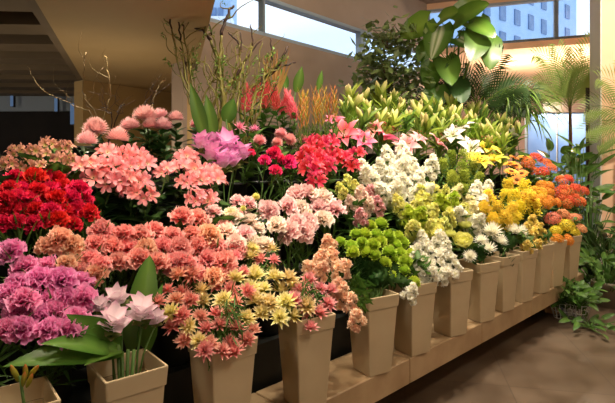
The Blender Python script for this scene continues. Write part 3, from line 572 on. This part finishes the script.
hold=['holding the budded stem at the lower left corner','holding the pale curcumas','holding the coral starry flowers','below the cream starry flowers','below the green ranunculus','below the front white stock','right of the jointed bench corner below white stock','below the spiky white chrysanthemums','second below the white chrysanthemums','below the pale yellow stock','second below the pale yellow stock','next to last before the bench end','holding yellow and orange heads at the bench end']
for p,h in zip(POTS,hold):
    r=thing('flower_vase',p,'tall beige square vase '+h,'vase','beige vases along the bench',R(40 if p.x<-.2 else 32)+rnd.uniform(-.03,.03)); link('body',pb,r); link('rim',pr,r)
def bucket_mesh():
    b=MB(); b.lathe([(.001,0),(.085,0),(.09,.01),(.105,.26),(.112,.26),(.112,.275),(.1,.275),(.083,.012),(.001,.012)],20); return b
bm_=bucket_mesh().mesh('bucket',[M['black']])
for (i,j),p in sorted(BUCKETS.items()):
    o=link('flower_bucket',bm_,None,p); tag(o,f'black round flower bucket, {ORD[j+4] if 0<=j+4<15 else "far"} along the {ROWN[i]} tier of the stand','bucket','black buckets on the tiers')
AX=(D,N)
st=thing('tiered_stand',from_sd(.9,1.2,0),'black stepped stand rising behind the beige vases','stand')
for i in range(1,6):
    b=MB(); b.box(from_sd(.1+.33*i+.02*(i==1),2.25,tier(i)/2)-st.location,(3.1,.163-.02*(i==1),tier(i)/2),ax=AX); b.build('step',M['black'],st)
M['stone']=flat('bench_stone',(166,138,104),(188,160,124),5,.4,.08)
M['floor']=tiles('floor_stone',(100,84,68),(92,77,62),(80,66,54),.6,.6,.42,.2)
bench=thing('stone_bench',from_sd(.2,1,0),'long tan stone bench under the row of beige vases','bench')
b=MB()
a=-1.2; 
for e in (-.3,.506,1.306,2.106,2.906,3.706,4.5,4.94):
    b.box(from_sd(.135,(a+e)/2,.235)-bench.location,((e-a)/2-.002,.135,.065),ax=AX); a=e
sl=b.build('slab',M['stone'],bench); mod=sl.modifiers.new('bevel','BEVEL'); mod.width=.004
b=MB(); b.box(from_sd(.29,1.7,.085)-bench.location,(2.9,.02,.084),ax=AX); b.build('plinth',M['stone'],bench)
b=MB(); b.box(from_sd(.12,4.5,.085)-bench.location,(.05,.05,.084),ax=AX); b.build('leg',M['stone'],bench)
# ------------------------------------------------------------------ plants behind
def potted(px,t,label,name,h=.35,r=.2,cat='plant',group=None):
    p=at(px,165,t); root=thing(name,V((p.x,p.y,0)),label,cat,group); b=MB(); b.lathe([(.001,0),(r*.7,0),(r,h),(r*1.04,h),(r*.95,h-.02),(r*.9,h-.04),(.001,h-.05)],18); b.build('planter',M['black'],root,True); return root,root.location.copy()
# small leaved tree
r,o=potted(388,5.75,'bushy small leaved fig tree beside the clerestory corner','fig_tree')
def tree_part():
    tr=MB(); lv=MB(); rg=random.Random(4)
    tr.tube([V((0,0,.3)),V((.05,0,1.2)),at(387,100,5.75)-o,at(390,60,5.75)-o],[.04,.03,.024,.015],7)
    for i in range(46):
        f=rg.random(); st_=at(387+rg.uniform(-3,3),112-70*f,5.75)-o
        an=rg.uniform(0,6.28); wx=47*math.sqrt(rg.random())
        e=at(391+cos(an)*wx+(-3 if f>.5 else 4),112-75*f-rg.uniform(-4,20),5.75+sin(an)*.5)-o
        e.z=min(e.z,at(388,14,5.75).z)
        m=st_.lerp(e,.5)+V((0,0,.05)); tr.tube([st_,m,e],[.008,.006,.003],4,caps=False)
        for k in range(30):
            q=st_.lerp(e,rg.uniform(.35,1.1))+V((rg.gauss(0,.07),rg.gauss(0,.07),rg.gauss(0,.06)))
            d=V((rg.uniform(-1,1),rg.uniform(-1,.6),rg.uniform(-.9,.5))).normalized(); L=rg.uniform(.09,.15); w=d.cross(V((rg.uniform(-.4,.4),-.5,1))).normalized()*L*.27
            ids=[lv.vert(q,.5,0),lv.vert(q+d*L*.45-w,0,.45),lv.vert(q+d*L,.5,1),lv.vert(q+d*L*.45+w,1,.45)]; lv.face(ids)
    return tr,lv
tr,lv=tree_part(); tr.build('trunk',M['trunk'],r,True); lv.build('foliage',M['leaf_ficus'],r)
# big heart leaved climber
P('leaf_shine',(0,(70,106,40)),(.28,(92,128,60)),(.42,(196,208,176)),(.5,(110,140,74)),(.58,(204,214,184)),(.72,(92,128,60)),(1,(66,102,38)),across=True,trans=.25,rough=.3)  # pale streaks beside the midrib are shine painted into the leaf colour
r,o=potted(452,5.4,'tall climbing plant with huge heart shaped green leaves','philodendron')
b=MB()
for x0,x1,y1 in((448,447,45),(453,460,30),(456,470,60)): b.tube([V((0,0,.3)),at(x0,120,5.4)-o,at((x0+x1)/2,80,5.4)-o,at(x1,y1,5.4)-o],[.02,.016,.014,.01],6)
b.build('stem',M['leaf_bright'],r,True)
PL=[((428,22),(400,38),.17,'leaf_bright'),((440,26),(431,60),.17,'leaf_shine'),((462,14),(480,-4),.15,'leaf_bright'),((455,22),(490,4),.17,'leaf_bright'),((440,20),(458,12),.15,'leaf_bright'),((470,22),(495,38),.14,'leaf_bright'),((480,32),(470,62),.17,'leaf_big'),((487,38),(490,70),.16,'leaf_big'),((458,38),(475,48),.13,'leaf_shine'),((478,20),(484,40),.13,'leaf_shine'),((432,62),(428,90),.14,'leaf_big'),((445,58),(452,86),.15,'leaf_big'),((440,85),(432,110),.16,'leaf_big'),((455,80),(462,104),.15,'leaf_dark'),((430,45),(418,62),.12,'leaf_big')]
for i,(a,b2,w,m) in enumerate(PL):
    dt=rnd.uniform(-.25,.2); p0=at(*a,5.4)-o; p1=at(*b2,5.4+dt-.1)-o
    l=leaf_to(r,p0,p1,w,m,.05,'heart',face=V((rnd.uniform(-.3,.3),-1,.5)),cup=.12,ruf=.02)
    if m=='leaf_shine': l['label']='green leaf with painted white shine'
    mb=MB(); c=at(452,a[1]+22,5.4)-o; mb.tube([c,c.lerp(p0,.5)+V((0,0,.03)),p0],.006,5); mb.build('stalk',M['leaf_bright'],l,True)
# arching grass-leaved plants and palms
def arch(root,o,p0,d,L,W,droop,mat,name='leaf'):
    b=MB(); rows=[]; q=p0.copy(); v=d.normalized(); n=10; side=v.cross(V((0,0,1))).normalized()
    for j in range(n+1):
        f=j/n; w=W*(.4+.6*min(1,f*3))*(1-f**2.2)
        rows.append([b.vert(q+side*w*u+V((0,0,.3*w*abs(u))),(u+1)/2,f) for u in(-1,0,1)])
        v=(v+V((0,0,-droop/n))).normalized(); q=q+v*L/n
    b.grid(rows); return link(name,b.mesh(name,[M[mat]]),root)
def frond(root,p0,d,L,droop,nl=22,ll=.28,mat='leaf_palm',face=V((0,-1,.3))):
    b=MB(); q=p0.copy(); v=d.normalized(); n=nl; pts=[]
    for j in range(n+1):
        pts.append(q.copy()); f=j/n; v=(v+V((0,0,-droop*f*2/n))).normalized(); q=q+v*L/n
    b.tube(pts,[.008*(1-.8*j/n) for j in range(n+1)],5,1)
    for j in range(3,n+1):
        f=j/n; dv=(pts[j]-pts[j-1]).normalized(); side=dv.cross(face).normalized()
        for s in(-1,1):
            l=ll*(.45+.9*sin(pi*min(1,.12+f*.8)))*.75*rnd.uniform(.9,1.1); e=(dv*.75+side*s*.8+V((0,0,-.12))).normalized(); w=dv*.012
            m=pts[j]+e*l*.5+V((0,0,.01)); tp=pts[j]+e*l+V((0,0,-.1*l))
            ids=[b.vert(pts[j],.5,0),b.vert(m-w,.2,.5),b.vert(tp,.5,1),b.vert(m+w,.8,.5)]; b.face(ids)
    link('frond',b.mesh('frond',[M[mat],M['leaf_bright']]),root)
r,o=potted(514,5.9,'arching narrow leaved plant left of the palm','dracaena')
for i in range(110):
    a=i*G; e=.4+1.0*rnd.random(); c=at(515+rnd.uniform(-16,14),122-rnd.uniform(0,30),5.9+rnd.uniform(-.1,.1))-o
    arch(r,o,c,V((cos(a),sin(a),e)),rnd.uniform(.4,.85),.022,rnd.uniform(1.8,3.4),'leaf_grass')
b=MB(); b.tube([V((0,0,.3)),at(514,150,5.9)-o,at(515,90,5.9)-o],[.025,.02,.015],6); b.build('stem',M['trunk'],r,True)
r,o=potted(478,5.6,'dark green feather palm under the heart shaped leaves','parlour_palm')
for i in range(13):
    a=-.35+i*.32; c=at(474+rnd.uniform(-6,8),110,5.6)-o; frond(r,c,V((cos(a),rnd.uniform(-.5,.5),.35+abs(sin(a)))),rnd.uniform(.5,.75),1.1,20,.26,'leaf_dark')
b=MB(); b.tube([V((0,0,.3)),at(476,112,5.6)-o],[.03,.02],6); b.build('trunk',M['trunk'],r,True)
r,o=potted(571,6.5,'slender palm with feathery fronds before the glass door','palm',group='palms by the pillar')
b=MB(); b.tube([V((0,0,.3)),at(571,160,6.5)-o,at(570,105,6.5)-o],[.03,.026,.02],7); b.build('trunk',M['trunk'],r,True)
c=at(570,108,6.5)-o
for dx,dz,L,dr in((-.42,1.35,.95,1.9),(-.2,1.5,.85,1.1),(.35,1.5,1.0,.9),(.12,1.6,.75,.6),(-.9,.8,.7,1.2),(.6,.9,.6,1.3),(-.5,1.0,.6,1.6),(.3,1.0,.7,1.5),(.1,.7,.5,1.5)): frond(r,c,V((dx,rnd.uniform(-.2,.1),dz)),L,dr,24,.3)
r,o=potted(640,5.6,'palm reaching in from the right frame edge','palm',group='palms by the pillar')
b=MB(); b.tube([V((0,0,.3)),at(640,130,5.6)-o],[.03,.022],7); b.build('trunk',M['trunk'],r,True)
c=at(640,125,5.6)-o
for dx,dz,L,dr in((-.6,1.2,.8,1.4),(-1,.7,.75,1.2),(-1,.25,.7,1.0),(-.8,-.1,.6,.8),(-.3,1.4,.8,.7)): frond(r,c,V((dx,-.1,dz)),L,dr,20,.3)
# leafy floor plants at the right
def leafy(px,py,t,label,n,L,W,h,mat,spread,name='leafy_plant',cat='plant',zb=0.):
    p=at(px,py,t); base=V((p.x,p.y,zb)); r=thing(name,base,label,cat); stm=MB()
    for i in range(n):
        a=i*G; rr=spread*math.sqrt((i+.5)/n); z=p.z-zb+rnd.uniform(-h,h); c=V((cos(a)*rr,sin(a)*rr,z)); ff=V((cos(a)*.6,sin(a)*.6-.3,rnd.uniform(-.3,.6))).normalized()
        leaf_to(r,c,c+ff*L*rnd.uniform(.7,1.1),W*rnd.uniform(.8,1.1),mat,.06,'heart' if name!='leafy_plant' else 'point',face=V((rnd.uniform(-.4,.4),-.8,.9)))
        stm.tube([V((0,0,.02 if name!='pothos' else .1)),V((c.x*.4,c.y*.4,z*.6)),c],[.006,.005,.003],4)
    stm.build('stem',M['stem'],r,True); return r,base
leafy(556,178,5.9,'broad leaved plant behind the orange flowers',44,.28,.06,.4,'leaf_big',.3)
leafy(590,225,5.3,'dark leafy plant in front of the pillar',70,.2,.04,.42,'leaf',.28)
leafy(607,262,5.0,'dense leafy plant at the right frame edge',90,.16,.04,.36,'leaf_dark',.32)
leafy(580,160,5.6,'long leaved plant below the palm',22,.3,.025,.25,'leaf',.22)
M['wire']=flat('white_wire',(200,200,196),rough=.4); M['grey']=flat('grey_pot',(150,140,124),(140,130,114),6,.6)
for px,py,tx in((562,312,'near the bench leg'),(578,314,'left of the grey pot')):
    t=F*EYE/(py+6-HZ); r,o=leafy(px,293,t,'trailing pothos in a white wire basket '+tx,44,.1,.028,.07,'leaf',.17,'pothos')
    b=MB()
    for k in range(14):
        a=2*pi*k/14; b.tube([V((.06*cos(a),.06*sin(a),.006)),V((.1*cos(a),.1*sin(a),.14))],.003,4)
    for z,q in((.006,.06),(.07,.08),(.14,.1)): b.tube([V((q*cos(2*pi*k/16),q*sin(2*pi*k/16),z)) for k in range(17)],.003,4)
    b.build('basket',M['wire'],r)
t=F*EYE/(306-HZ); r,o=leafy(607,270,t,'leafy pothos in a grey pot at the right frame edge',50,.12,.035,.12,'leaf',.22,'pothos')
b=MB(); b.lathe([(.001,0),(.09,0),(.12,.2),(.13,.2),(.13,.23),(.11,.23),(.1,.19),(.001,.18)],20); b.build('planter',M['grey'],r,True)
leafy(590,322,F*EYE/(330-HZ),'low green seedlings on the floor beside the baskets',16,.1,.022,.03,'leaf',.2,'seedling')
# ------------------------------------------------------------------ the room
def S(b,name,m): return tag(b.build(name,m),kind='structure')
M['wall']=flat('plaster_mauve',(158,138,122),(152,132,116),3,.8)
M['tan']=flat('plaster_tan',(176,146,96),(168,138,90),3,.8)
M['soffit']=flat('soffit_tan',(170,142,98),(164,136,92),2,.8)
M['salmon_wall']=flat('plaster_salmon',(234,192,160),(228,184,152),3,.8)
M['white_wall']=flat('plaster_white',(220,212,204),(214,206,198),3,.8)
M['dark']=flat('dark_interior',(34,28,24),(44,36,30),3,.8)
M['beam']=flat('ceiling_beam',(110,92,70),(100,84,62),3,.8)
M['frame']=flat('frame_grey',(170,180,190),rough=.4); M['dframe']=flat('frame_dark',(50,36,28),rough=.5)
M['pane']=glass('window_glass',(235,243,250),.05)
b=MB(); b.box((1,5,-.05),(9,12,.05)); S(b,'floor',M['floor'])
def wallseg(p,q,z0,z1,th,m,name=None,b=None):
    p=V((p[0],p[1],0)); q=V((q[0],q[1],0)); d=(q-p).normalized(); n=V((-d.y,d.x,0)); bb=b or MB()
    c=(p+q)/2+n*th/2; bb.box((c.x,c.y,(z0+z1)/2),((q-p).length/2,th/2,(z1-z0)/2),ax=(d,n))
    if name: return S(bb,name,m)
WL0,WC,WR=(-1.2,4.62),(2.0,8.05),(4.75,7.1)
wallseg(WL0,WC,0,2.75,.2,M['wall'],'wall_left')
wallseg(WL0,WC,3.2,4.02,.2,M['wall'],'wall_left_header')
dL=(V(WC)-V(WL0)).normalized(); dR=(V(WR)-V(WC)).normalized()
def along(p,d,f): return (p[0]+d.x*f,p[1]+d.y*f)
def window(p,d,L,z0,z1,mull,name):
    fr=MB()
    for zz in(z0+.02,z1-.02): wallseg(along(p,d,0),along(p,d,L),zz-.02,zz+.02,.08,None,None,fr)
    for f,w in mull: wallseg(along(p,d,f-w),along(p,d,f+w),z0,z1,.09,None,None,fr)
    o=S(fr,name,M['frame']); gp=MB(); wallseg(along(p,d,0),along(p,d,L),z0,z1,.012,None,None,gp); gp.build('pane',M['pane'],o); return o
LL=(V(WC)-V(WL0)).length; LR=(V(WR)-V(WC)).length
window(WL0,dL,LL,2.75,3.2,((.0,.03),(1.05,.012),(2.9,.05),(LL,.05)),'window_1')
wallseg(WC,WR,3.17,3.24,.25,M['salmon_wall'],'trim_1')
wallseg(WC,WR,3.9,4.02,.2,M['salmon_wall'],'wall_back_header')
window(WC,dR,LR,3.24,3.9,((0,.05),(1.95,.03),(LR,.05)),'window_2')
# ceiling with a lower tan soffit at the left
def at_z(px,py,z): t=(z-EYE)/((HZ-py)/F); p=at(px,py,t); return (p.x,p.y)
SZ=2.3
e1=at_z(35,0,SZ); e2=at_z(83,80,SZ); e3=at_z(178,94,SZ); e4=at_z(188,67,SZ); e5=at_z(198,0,SZ)
def ext(p,q,y): f=(y-q[1])/(p[1]-q[1]); return (q[0]+(p[0]-q[0])*f,y)
n1=ext(e1,e2,-2.); n5=ext(e5,e4,-2.)
b=MB(); b.prism([n1,n5,e4,e3,e2],SZ,SZ+.08); S(b,'ceiling_soffit',M['soffit'])
b=MB(); wallseg(n5,e4,SZ+.0,4.0,-.1,None,None,b); S(b,'wall_fascia',M['soffit'])
b=MB(); wallseg(e2,e3,0,SZ,.2,None,None,b); S(b,'wall_tan',M['tan'])
b=MB(); wallseg((e3[0],e3[1]),(WL0[0]-.02,WL0[1]+.02),0,4.0,.1,None,None,b); S(b,'wall_return',M['tan'])
b=MB(); b.prism([(n5[0]-.2,-2),(6,-2),(6,7.0),(2.0,8.4),(-1.4,4.9)],4.0,4.1); S(b,'ceiling',M['wall'])
# dark shop at the far left: beamed ceiling, dark end wall with narrow windows
b=MB(); b.prism([(-9,-2),(n1[0],-2),e2,(e2[0]-.2,10),(-9,10)],2.75,2.85)
S(b,'ceiling_left',M['beam'])
dB=V((e2[0]-e1[0],e2[1]-e1[1],0)).normalized()
for k in range(9):
    y=2.6+k*.62; x=ext(e1,e2,y)[0]; bb=MB(); wallseg((x,y),(x-5,y-.25),2.42,2.75,-.3,None,None,bb); S(bb,f'trim_beam_{k+1}',M['beam'])
b=MB(); wallseg((e1[0],e1[1]),e2,2.3,2.75,.06,None,None,b); S(b,'trim_soffit_edge',M['beam'])
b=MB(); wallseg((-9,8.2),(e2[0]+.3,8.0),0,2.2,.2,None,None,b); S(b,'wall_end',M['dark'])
b=MB(); wallseg((-9,8.15),(e2[0]+.3,7.95),2.2,2.75,.2,None,None,b); S(b,'wall_end_header',M['frame'])
M['blueglass']=emis('lit_blue_window',(120,150,190),.35)
for k,(px,w,y0,y1) in enumerate(((13,1.5,93,107),(57,1.6,98,112),(75,4,103,125))):
    p=at(px,(y0+y1)/2,7.8); b=MB(); h=(y1-y0)/2/F*7.8; b.box((p.x,p.y,p.z),(w/F*7.8,.03,h)); o=S(b,f'window_{k+3}',M['dframe']); g=MB(); g.box((p.x,p.y-.035,p.z),(w*.9/F*7.8,.006,h*.95)); g.build('pane',M['blueglass'],o)
r=thing('bare_shrub',V((-3.9,5.6,0)),'dark reddish bare shrub in the dim shop behind the crimson carnations','plant')
for i in range(60):
    a=rnd.uniform(0,6.28); p=V((0,0,.02)); pts=[p]; d=V((cos(a)*.5-.1,sin(a)*.4,1))
    for k in range(6): p=p+d*.3; d=d+V((rnd.uniform(-.5,.5),rnd.uniform(-.4,.4),-.08)); pts.append(p)
    b=MB(); b.tube(pts,[.012*(1-k/8) for k in range(7)],4); b.build('twig',M['dark_twig'],r)
# lobby behind the right wall: low ceiling, end wall with glass door
b=MB(); b.prism([WC,WR,(9,6.5),(14,16),(3,16)],3.14,3.17); S(b,'ceiling_lobby',M['salmon_wall'])
b=MB(); b.box((6.5,15.2,1.6),(6,.1,1.57)); S(b,'wall_lobby',M['salmon_wall'])
def slab_px(x0,x1,y0,y1,t,th,m,name,par=None):
    a=at(x0,y1,t); c=at(x1,y0,t); b=MB(); b.box(((a.x+c.x)/2,t,(a.z+c.z)/2),((c.x-a.x)/2,th,(c.z-a.z)/2)); return S(b,name,m) if par is None else b.build(name,m,par)
slab_px(540,600,103,113,8.6,.1,M['dframe'],'trim_door_header')
M['bluedoor']=flat('door_glass_blue',(88,124,186),(116,150,206),1.2,.15)
dr=slab_px(526,600,113,250,8.63,.05,M['frame'],'door_1'); slab_px(528,556,114,250,8.56,.01,M['bluedoor'],'pane',dr); slab_px(558,600,114,250,8.56,.01,M['bluedoor'],'pane',dr)
# pillar
def post(x0,x1,t,th,m,name):
    a=at(x0,165,t).x; c=at(x1,165,t).x; b=MB(); b.box(((a+c)/2,t+th/2,2.),((c-a)/2,th/2,2.)); S(b,name,m)
post(601.8,640,5.95,.23,M['salmon_wall'],'wall_pillar')
b=MB(); b.box((at(601.8,165,5.95).x-.008,6.065,2.),(.008,.114,2.)); S(b,'pillar_painted_daylight',M['white_wall'])  # thin white slab added to paint daylight onto the pillar's left side
b=MB(); wallseg((4.1,6.1),(6.,5.2),0,4.0,.1,None,None,b); S(b,'wall_right',M['salmon_wall'])
b=MB(); b.box((at(588.5,165,6.2).x,6.21,1.15),(.026,.01,1.15)); S(b,'trim_pillar_frame',M['dframe'])
# walls behind the viewer close the room
b=MB(); b.box((-1,-2.1,2.),(8,.1,2.)); S(b,'wall_front',M['white_wall'])
b=MB(); b.box((6.1,1.6,2.),(.1,3.7,2.)); S(b,'wall_side',M['white_wall'])
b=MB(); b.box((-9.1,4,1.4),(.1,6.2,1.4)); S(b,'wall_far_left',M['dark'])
# downlight in the lobby ceiling
dlp=at_z(512,62,3.14); dl=thing('downlight',V((dlp[0],dlp[1],3.11)),'glowing round downlight in the salmon ceiling behind the palms','lamp')
b=MB(); b.lathe([(.1,.0),(.12,.0),(.12,.028),(.1,.028)],24); b.build('ring',M['white_wall'],dl,True); b=MB(); b.lathe([(.001,.004),(.1,.004)],24); b.build('lens',emis('lamp_lens',(255,236,200),6),dl)
# buildings outside
M['fac']=flat('facade_blue',(150,180,214),(160,188,220),2,.6); M['facwin']=flat('facade_window',(78,110,150),(100,130,170),2,.2); M['facwhite']=flat('facade_white',(226,232,240),rough=.7)
off=thing('office_building',V((14,30,0)),'pale blue office building seen through the right clerestory','building')
o=off.location; A_=at(478,8,26); C_=at(562,40,33)
b=MB(); p0=V((A_.x,A_.y,0)); p1=V((C_.x+1,C_.y,0)); d=(p1-p0).normalized(); n=V((-d.y,d.x,0)); Lb=(p1-p0).length
c=(p0+p1)/2+n*2; b.box(V((c.x,c.y,6.5))-o,(Lb/2,2,6.5),ax=(d,n)); b.build('wall',M['fac'],off)
for fl in range(4):
    for k in range(7):
        q=p0+d*(.8+k*1.35*Lb/10)-n*.02; b=MB(); b.box(V((q.x,q.y,6.9+fl*1.55))-o,(.3,.05,.45),ax=(d,n)); b.build('window',M['facwin'],off)
ap=thing('apartment_building',at(215,30,24)*1,'pale apartment block with a balcony beyond the left clerestory pane','building'); ap.location.z=0
o=ap.location; b=MB(); b.box(V((at(205,10,24).x-2,25,6))-o,(3.3,1.,6.)); b.build('wall',M['fac'],ap)
for k in range(3):
    q=at(207+k*7,14,24); b=MB(); b.box(V((q.x,23.96,q.z))-o,(.12,.04,.3)); b.build('window',M['facwin'],ap)
b=MB(); q=at(216,24,24); b.box(V((q.x,23.6,q.z))-o,(.9,.4,.15)); b.build('balcony',M['facwhite'],ap)
# ------------------------------------------------------------------ light
w=bpy.data.worlds.new('sky'); scene.world=w; w.use_nodes=True; nt=w.node_tree; bg=nt.nodes['Background']
tc=nt.nodes.new('ShaderNodeTexCoord'); nz=nt.nodes.new('ShaderNodeTexNoise'); nz.inputs['Scale'].default_value=2.2; rp=nt.nodes.new('ShaderNodeValToRGB'); nt.links.new(tc.outputs['Generated'],nz.inputs[0]); nt.links.new(nz.outputs[0],rp.inputs[0])
rp.color_ramp.elements[0].position=.38; rp.color_ramp.elements[0].color=lin((215,232,255)); rp.color_ramp.elements[1].position=.52; rp.color_ramp.elements[1].color=lin((250,252,255)); nt.links.new(rp.outputs[0],bg.inputs[0]); bg.inputs[1].default_value=1.8
def spot(p,tgt,e,ang,c=(1,.78,.52),blend=.6,rad=.06):
    l=bpy.data.lights.new('unseen_ceiling_spot','SPOT'); l.energy=e; l.color=c; l.spot_size=R(ang); l.spot_blend=blend; l.shadow_soft_size=rad
    o=bpy.data.objects.new('unseen_ceiling_spot',l); COL.objects.link(o); o.location=p; o.rotation_euler=(V(tgt)-V(p)).to_track_quat('-Z','Y').to_euler(); return o
def point(p,e,c=(1,.8,.56),rad=.1):
    l=bpy.data.lights.new('fill_lamp','POINT'); l.energy=e; l.color=c; l.shadow_soft_size=rad; o=bpy.data.objects.new('fill_lamp',l); COL.objects.link(o); o.location=p
W1=(1,.87,.68); W2=(1,.85,.62)
for (s,a,z,e,ts,ta,tz,ang) in ((.02,1.2,3.7,150,.7,1.3,1.1,70),(.02,2.2,3.7,190,.7,2.3,1.1,70),(.02,3.2,3.7,175,.7,3.2,1.1,70),(.02,4.2,3.7,180,.6,4.1,1.0,70),(.0,5.2,3.7,210,.45,5.0,1.0,58),(.8,2.4,3.8,200,1.4,2.7,1.5,75),(.45,3.7,3.8,220,1.1,3.9,1.5,60),(.3,5.0,3.8,250,.9,5.2,1.5,56)):
    spot(from_sd(s,a,z),from_sd(ts,ta,tz),e,ang,W1)
for (x,y,e,tx,ty,tz) in ((-.75,1.9,56,-.75,1.75,1.),(-1.3,2.9,66,-1.1,2.2,1.2),(-.4,1.25,24,-.55,1.6,.8),(-1.5,1.8,32,-1.3,1.9,1.)):
    spot((x,y,2.27),(tx,ty,tz),e,105,W2)
spot((4.2,3.9,3.8),(3.9,6.,2.3),420,70,W1)  # spot added to brighten the pillar and right side; no fixture known
point((dlp[0],dlp[1],2.6),70)
point((4.5,8,2.4),140); point((1.8,0.4,3.7),125,W1,rad=.3); point((3.8,2.6,3.6),60,W1,rad=.3); point((-1.2,.2,2.0),11,W1); point((-4.4,4.0,1.4),50,W2); point((-1.7,4.1,1.35),17,W2); point((.2,4.,3.7),40,W1,.2)  # added fill lamps without fixtures, some hanging well below the ceiling
# ------------------------------------------------------------------ camera
cd=bpy.data.cameras.new('camera'); cam=bpy.data.objects.new('camera',cd); COL.objects.link(cam); cam.location=(0,0,EYE); cam.rotation_euler=(R(90),0,0)
cd.sensor_width=36; cd.lens=36*F/615; cd.shift_y=-(201.5-HZ)/615; cd.clip_start=.05; cd.clip_end=200
scene.camera=cam
vs=scene.view_settings; vs.view_transform='Standard'; vs.look='None'; vs.gamma=1; vs.use_curve_mapping=False; vs.exposure=.12
scene.cycles.use_denoising=True
